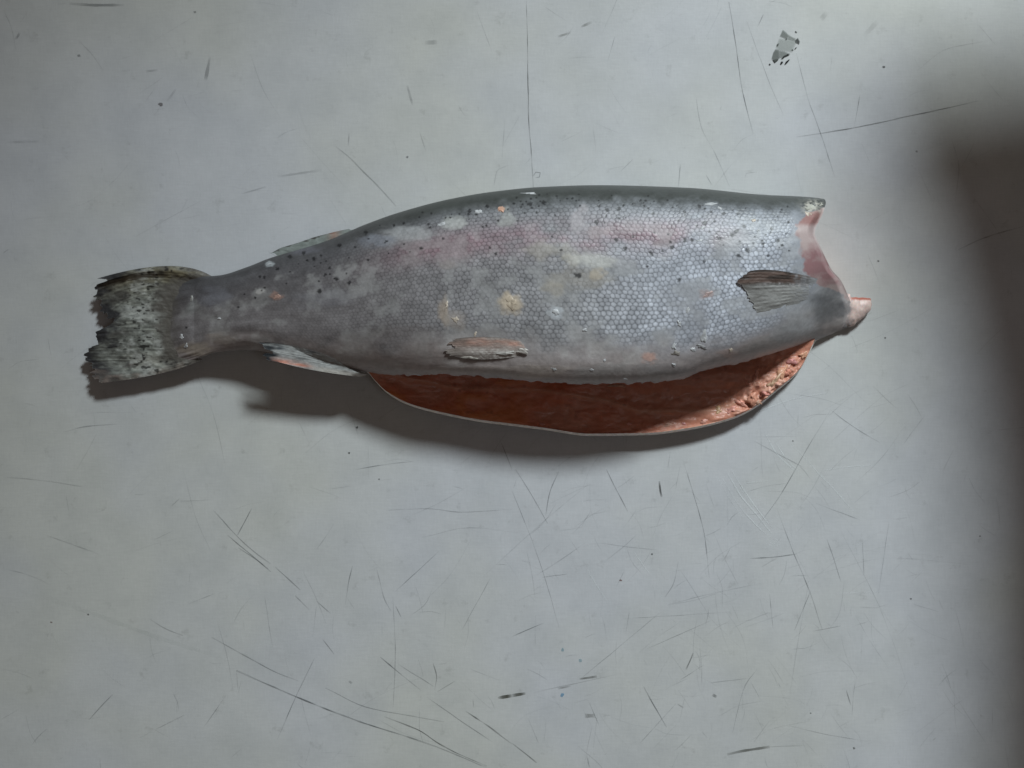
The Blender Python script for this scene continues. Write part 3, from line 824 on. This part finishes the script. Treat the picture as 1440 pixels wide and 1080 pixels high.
# pectoral fin
def pec_z(u, v, T, W):
    lead = np.exp(-(W / 0.28) ** 2)
    return hm(u, v) + 0.00005 + 0.0004 * sm(0.0, 0.35, T) + lead * (0.0012 * sm(0.0, 0.5, T)) - 0.0008 * sm(0.16, 0.0, T) - 0.0005 * sm(.8, 1., W)
def pec_c(u, v, T, W, rel_):
    n = fbm(u / 26.0, v / 5.0, 111, 3); g = fbm(u / 4.0, v / 4.0, 113, 3)
    c = np.broadcast_to(skin(128, 128, 127), u.shape + (3,)).copy()
    c = mixn(c, skin(84, 82, 80) + 0 * c, (0.25 + 1.4 * n) * sm(0.35, 1.0, T))
    c = mixn(c, skin(62, 55, 52) + 0 * c, sm(0.40, 0.30, W) * sm(0.02, 0.3, T))
    c = mixn(c, skin(96, 80, 74) + 0 * c, sm(0.36, 0.28, W) * np.clip(0.2 + 2 * n, 0, .7) * sm(0.05, 0.3, T))
    c = mixn(c, skin(150, 148, 150) + 0 * c, np.exp(-((W - 0.36) / 0.05) ** 2) * np.clip(0.2 + 1.8 * g, 0, 1) * sm(.9, .5, T))
    c = mixn(c, skin(134, 136, 140) + 0 * c, sm(0.42, 0.08, T + .2 * g))
    return c * (1 + 0.13 * rel_ * sm(0.1, 0.4, T) + 0.14 * g)[..., None]
fin("pectoral_fin", [(1172,398),(1160,402),(1152,412),(1146,424)], [(1098,381),(1100,394),(1104,408),(1108,434)],
    [(1052,382),(1037,394),(1041,402),(1047,412),(1058,430),(1070,445)], pec_z, pec_c, 12, nw=150, nl=80, ray_h=0.00006, thick=0.0004, fray=0.04, seed=7, irr=0.3, wob=0.0003)

# pelvic fin
ZV = (skin_z(745, 493), skin_z(640, 492))
def pel_z(u, v, T, W):
    return hm(u, v) + 0.0004 * sm(0, .3, T) + 0.0005 * np.exp(-((W - .7) / .2) ** 2) * sm(0, .4, T) - 0.0005 * sm(.15, 0, T)
def pel_c(u, v, T, W, rel_):
    n = fbm(u / 24.0, v / 6.0, 121, 3); g = fbm(u / 4.0, v / 3.0, 123, 3)
    c = np.broadcast_to(skin(138, 130, 126), u.shape + (3,)).copy()
    c = mixn(c, skin(168, 126, 112) + 0 * c, np.exp(-((W - 0.22) / 0.16) ** 2) * (0.7 + 1.2 * n))
    c = mixn(c, skin(104, 84, 78) + 0 * c, np.exp(-((W - 0.5) / 0.12) ** 2) * (0.4 + 1.5 * n))
    c = mixn(c, skin(168, 165, 162) + 0 * c, (0.4 + 1.5 * g) * sm(0.45, 0.75, W) * sm(0.95, .5, T))
    c = mixn(c, skin(104, 98, 94) + 0 * c, sm(0.6, 1.0, T + 0.4 * n) * 0.8)
    c = mixn(c, skin(136, 128, 124) + 0 * c, sm(0.25, 0.02, T + .2 * g))
    return c * (1 + 0.07 * rel_ + 0.2 * g)[..., None]
fin("pelvic_fin", [(742,482),(750,490),(736,500)], [(690,474),(690,488),(686,505)], [(636,477),(628,484),(633,489),(625,493),(631,499),(645,503)],
    pel_z, pel_c, 9, nw=110, nl=90, ray_h=0.00002, thick=0.0008, fray=0.08, seed=11, irr=0.6, wob=0.00015)

# anal fin
ZA = (skin_z(505, 520), skin_z(385, 490))
def ana_z(u, v, T, W):
    return np.maximum(hm(u, v) + 0.0005, 0.0205 * (1 - T) + 0.0236 * T - 0.0008 * W) - 0.002 * sm(.12, 0, T)
def ana_c(u, v, T, W, rel_):
    n = fbm(u / 26.0, v / 5.0, 131, 3); g = fbm(u / 4.0, v / 3.0, 133, 3)
    c = np.broadcast_to(skin(132, 134, 134), u.shape + (3,)).copy()
    c = mixn(c, skin(72, 76, 80) + 0 * c, (0.05 + 1.3 * n) * sm(0.15, 0.5, T) * sm(0.62, 0.5, W))
    c = mixn(c, skin(168, 118, 104) + 0 * c, np.exp(-((W - 0.80) / 0.13) ** 2) * sm(0.45, 0.65, T) * (1 + n))
    c = mixn(c, skin(160, 156, 150) + 0 * c, sm(0.6, 0.95, W) * sm(0.6, 0.4, T) * 0.7)
    c = mixn(c, skin(34, 38, 42) + 0 * c, sm(0.86, 0.97, T + 0.08 * n))
    return c * (1 + 0.14 * rel_ + 0.25 * g)[..., None]
fin("anal_fin", [(484,514),(504,521),(519,527),(508,530)], [(438,493),(438,502),(440,513),(444,521)], [(372,481),(363,481),(372,490),(382,494),(372,500),(376,507),(392,509)],
    ana_z, ana_c, 9, nw=130, nl=100, ray_h=0.000025, thick=0.0010, fray=0.06, seed=13, irr=0.6, wob=0.0003)

# flattened fin along the ridge of the back
def adi_z(u, v, T, W):
    return 0.5 * (zt(u) + zb(u)) + 0.0035 - 0.003 * T
def adi_c(u, v, T, W, rel_):
    n = fbm(u / 9.0, v / 3.0, 141, 3)
    c = np.broadcast_to(skin(104, 110, 108), u.shape + (3,)).copy()
    c = mixn(c, skin(58, 58, 56) + 0 * c, sm(0.75, 0.95, T + 0.5 * n))
    c = mixn(c, skin(128, 98, 86) + 0 * c, np.exp(-((u - 470) / 8) ** 2) * 0.6)
    return c * (1 + 0.3 * n)[..., None]
fin("adipose_fin", [(392,366),(430,354),(470,343),(505,328)], [(387,357),(418,346),(455,335),(500,322)], [(379,357),(396,348),(414,343),(440,334),(470,326),(490,322),(504,327)],
    adi_z, adi_c, 8, nw=110, nl=30, ray_h=0.0001, thick=0.0010, fray=0.05, seed=17)

# --- throat stub at the cut end
def throat():
    cu = [1176, 1186, 1196, 1206, 1214, 1220, 1224.5]
    c_v = [436, 436, 436.5, 435, 432, 429, 428]
    hv_ = [27, 26, 23, 18.5, 15, 11.5, 8]
    z0 = [2.6, 2.8, 3.2, 3.6, 3.7, 3.6, 3.4]
    hz = [2.2, 2.5, 2.9, 3.3, 3.4, 3.1, 2.1]
    ii = np.linspace(0, 6, 60); base = np.arange(7)
    f = lambda a: curve(np.c_[base, a])(ii)
    cu, c_v, hv_, z0, hz = f(cu), f(c_v), f(hv_), f(z0), f(hz)
    a = np.linspace(0, 2*np.pi, 72)
    n = fbm(ii[:, None] * 2, np.cos(a)[None] * 2 + 4, 151, 3)
    r = 1 + 0.06 * n
    v = c_v[:, None] + hv_[:, None] * np.cos(a)[None] * r
    z = (z0[:, None] + hz[:, None] * np.sin(a)[None] * r) * 0.001
    # sliced flat along its upper side
    cutv = 419 + 1.5 * noise(cu / 4.0, cu * 0, 5)[:, None]
    sliced = (cu[:, None] > 1196) & (v < cutv)
    v = np.where(sliced, cutv - 0.25 * (cutv - v), v)
    u = np.broadcast_to(cu[:, None], v.shape)
    x, y = unp(u, v, z)
    g = fbm(u / 6.0, v / 5.0, 153, 3)
    col = np.broadcast_to(skin(186, 166, 160), u.shape + (3,)).copy()
    col = mixn(col, skin(120, 118, 120) + 0 * col, sm(1202, 1188, u + 8 * g))
    col = mixn(col, skin(156, 92, 78) + 0 * col, np.clip(sm(423, 419.5, v + 2 * g) * sm(1194, 1199, u) * (z > 0.003), 0, 1))
    col = col * (1 + 0.25 * g)[..., None]
    V = np.stack([x, y, z], -1).reshape(-1, 3)
    Q = grid_quads(60, 72)
    tip = len(V); e = V[-72:].mean(0) + np.array([0.0004, 0, 0])
    V = np.concatenate([V, [e]]); cc = np.concatenate([col.reshape(-1, 3), [skin(180,130,118)]])
    T = [(59*72 + k, 59*72 + k + 1, tip) for k in range(71)]
    mesh_np("throat", V, Q, M_flesh, fish, cc, np.full(len(V), 0.45), tris=T)
throat()

# --- loose flakes of frost, torn skin and fat stuck on the fish
def flake(name, u, v, ru, rv, rgb, seed, zf_, ang=0.0, h=0.5, jag=0.85):
    n, m = 22, 5
    a = np.linspace(0, 2*np.pi, n, endpoint=False)
    r = np.clip(1 + jag * 1.2 * fbm(np.cos(a) * 1.6 + seed, np.sin(a) * 1.6 - seed, 161, 3), 0.35, 1.8)
    rr = np.linspace(0.12, 1, m)
    du = ru * r[None] * rr[:, None] * np.cos(a)[None]; dv = rv * r[None] * rr[:, None] * np.sin(a)[None]
    uu = u + du * math.cos(ang) - dv * math.sin(ang); vv = v + du * math.sin(ang) + dv * math.cos(ang)
    step = max(ru, rv, 2.0)
    z0 = zf_(u, v); gu = (zf_(u + step, v) - zf_(u - step, v)) / (2 * step); gv = (zf_(u, v + step) - zf_(u, v - step)) / (2 * step)
    gu = np.clip(gu, -4e-4, 4e-4); gv = np.clip(gv, -4e-4, 4e-4)
    lump = fbm(uu / 3.5 + seed, vv / 3.5, 163, 3)
    z = z0 + (uu - u) * gu + (vv - v) * gv + 0.001 * h * ((1 - rr[:, None] ** 2) * (0.55 + 0.9 * lump) + 0.12) * (rr[:, None] < 0.99) - 0.0002 * (rr[:, None] > 0.99)
    x, y = unp(uu, vv, z)
    col = np.clip(rgb * (1 + 0.5 * lump)[..., None], 0.01, 0.9)
    V = np.stack([x, y, z], -1).reshape(-1, 3)
    Q = [(i*n + k, i*n + (k+1) % n, (i+1)*n + (k+1) % n, (i+1)*n + k) for i in range(m-1) for k in range(n)]
    V = np.concatenate([V, [[*[float(t) for t in unp(u, v, z0)], z[0].mean()]]]); cc = np.concatenate([col.reshape(-1, 3), [rgb]])
    T = [(len(V) - 1, (k+1) % n, k) for k in range(n)]
    return mesh_np(name, V, Q, M_flake, fish, cc, tris=T)

FW = skin(160, 162, 165); FC = skin(170, 160, 148); FP = skin(160, 132, 122)
flakes = [(390,417,6,4,FP,0,.3),(379,371,4,2,skin(140,142,146),0,.25),(705,294,4,5,skin(186,148,128),0.3,.6),(620,315,6,2.2,FW,-.3,.4),(672,297,5,3,FW,0,.4),
 (745,272,12,1.3,FW,0,.3),(718,425,9,7,skin(168,156,140),.3,.3),(628,430,2.2,8,FC,.3,.6),(640,450,5,5,FC,.6,.4),(668,470,2,6,FC,.4,.3),
 (782,440,6,4,FW,.2,.4),(822,464,4,3,FW,0,.5),(955,455,3,5,FW,-.4,.6),(990,475,4,9,FW,.2,.8),(985,487,7,3,skin(120,120,122),0.3,.5),(975,492,4,4,FW,0,.4),
 (948,488,3,5,FW,.3,.5),(950,497,6,4,skin(120,116,112),0,.5),(948,514,3,3.5,FW,.2,.6),(779,519,4.5,3,FW,.3,.4),(832,520,3,2,FW,0,.3),(880,533,4,1.6,FW,0,.3),
 (1000,287,10,2,FW,-.1,.3),(1012,292,6,1.6,FW,.5,.3),(988,320,4,2,FW,-.4,.3),(985,338,5,1.8,FW,-.2,.3),(1060,310,5,3,FC,0,.3),(1066,324,3,2,FW,-.7,.4),
 (995,414,8,3,skin(150,132,130),-.5,.35),(967,436,3,4,FW,.4,.3),(1028,493,3,3,FC,0,.4),(850,507,3,3,FW,0,.3),(1142,290,12,4,skin(150,150,142),-.35,.6),(1136,300,5,3,FC,.4,.5),
 (262,487,2.5,4,FW,.3,.3),(308,448,2.5,1.5,FW,0,.3),(269,420,2,5,skin(130,130,128),.1,.4),(255,474,3,4,FW,0,.3),
 (712,497,12,2.6,skin(172,170,167),-.1,.5),(735,493,8,4,skin(160,156,152),.1,.4),(660,503,12,2,skin(150,146,140),.1,.4),(583,526,14,1.6,FW,0.05,.4)]
for k, (u, v, a, b, c, an, h) in enumerate(flakes):
    dz = 0.0008 if (640 < u < 745 and 480 < v < 506) else 0.0
    flake("frost_flake", u, v, a, b, c, 2.9 * k, (lambda p_, q_, d=dz: skin_z(p_, q_) + d), an, h * 0.7)
# torn shreds of flesh inside the belly near the collar
shreds = [(1052,540,9,4,.9,1.6),(1062,530,4,12,.2,2.0),(1028,576,9,5,-.3,1.6),(1042,566,8,5,.5,1.8),(1058,560,6,9,.4,2.0),(1075,556,6,5,.1,1.8),(1010,576,4,7,-.6,1.2),
 (1086,540,5,12,.6,2.2),(1100,525,5,12,.5,1.8),(1115,508,8,5,.3,1.5),(1108,524,5,4,0,1.0),(1066,566,5,3,.4,.8),
 (940,597,6,3,0,.7),(962,596,5,2.4,.3,.7),(990,592,5,3,-.2,.9),(885,596,4,2,.1,.6),(762,596,5,2,.2,.7),(870,543,12,2.5,.05,.8),(1130,500,6,4,-.4,1.0)]
for k, (u, v, a, b, an, h) in enumerate(shreds):
    c = skin(168 + 16 * R.rand(), 122 + 20 * R.rand(), 106 + 18 * R.rand())
    flake("flesh_shred", u, v, a, b, c, 4.1 * k + 100, cav_z, an, h * 0.7, 0.8)

# ------------------------------------------------------------------ shade board on a stand, added beyond the frame to cast the broad soft shadow
M_dark, nt, b = new_mat("dark_board")
b.inputs["Base Color"].default_value = (0.05, 0.045, 0.042, 1); b.inputs["Roughness"].default_value = 0.7
tcn = nt.nodes.new("ShaderNodeTexNoise"); tcn.inputs["Scale"].default_value = 40
rp = nt.nodes.new("ShaderNodeValToRGB"); rp.color_ramp.elements[0].color = (0.04, 0.036, 0.034, 1); rp.color_ramp.elements[1].color = (0.06, 0.054, 0.05, 1)
nt.links.new(tcn.outputs["Fac"], rp.inputs["Fac"]); nt.links.new(rp.outputs[0], b.inputs["Base Color"])
stand = bpy.data.objects.new("added_shade_stand", None); link(stand)
stand.location = (0.52, 0.30, 0)
stand["label"] = "dark shade board on a post, added out of view past the cut end to cast the soft shadow"
stand["category"] = "stand"
ZBD = 0.24
def sh(u, v):   # where on the board a table shadow point comes from
    x, y = unp(u, v, 0)
    k = ZBD / key.location.z
    return float(x) + (key.location.x - float(x)) * k - 0.52, float(y) + (key.location.y - float(y)) * k - 0.30
outline = [sh(*p_) for p_ in [(1205,135),(1280,108),(1400,78),(1900,10),(1900,1350),(1385,1350),(1372,1000),(1366,760),(1338,560),(1290,360),(1230,220)]]
n = len(outline)
V = [(x, y, ZBD) for x, y in outline] + [(x, y, ZBD + 0.006) for x, y in outline]
me = bpy.data.meshes.new("board")
me.from_pydata(V, [], [tuple(range(n - 1, -1, -1)), tuple(range(n, 2*n))] + [(i, (i+1) % n, n + (i+1) % n, n + i) for i in range(n)])
me.materials.append(M_dark)
link(bpy.data.objects.new("board", me), stand)
box("post", (-0.008, -0.008, 0.012), (0.008, 0.008, ZBD - 0.0005), M_dark, stand)
box("foot", (-0.07, -0.07, 0.0003), (0.07, 0.07, 0.0118), M_dark, stand)
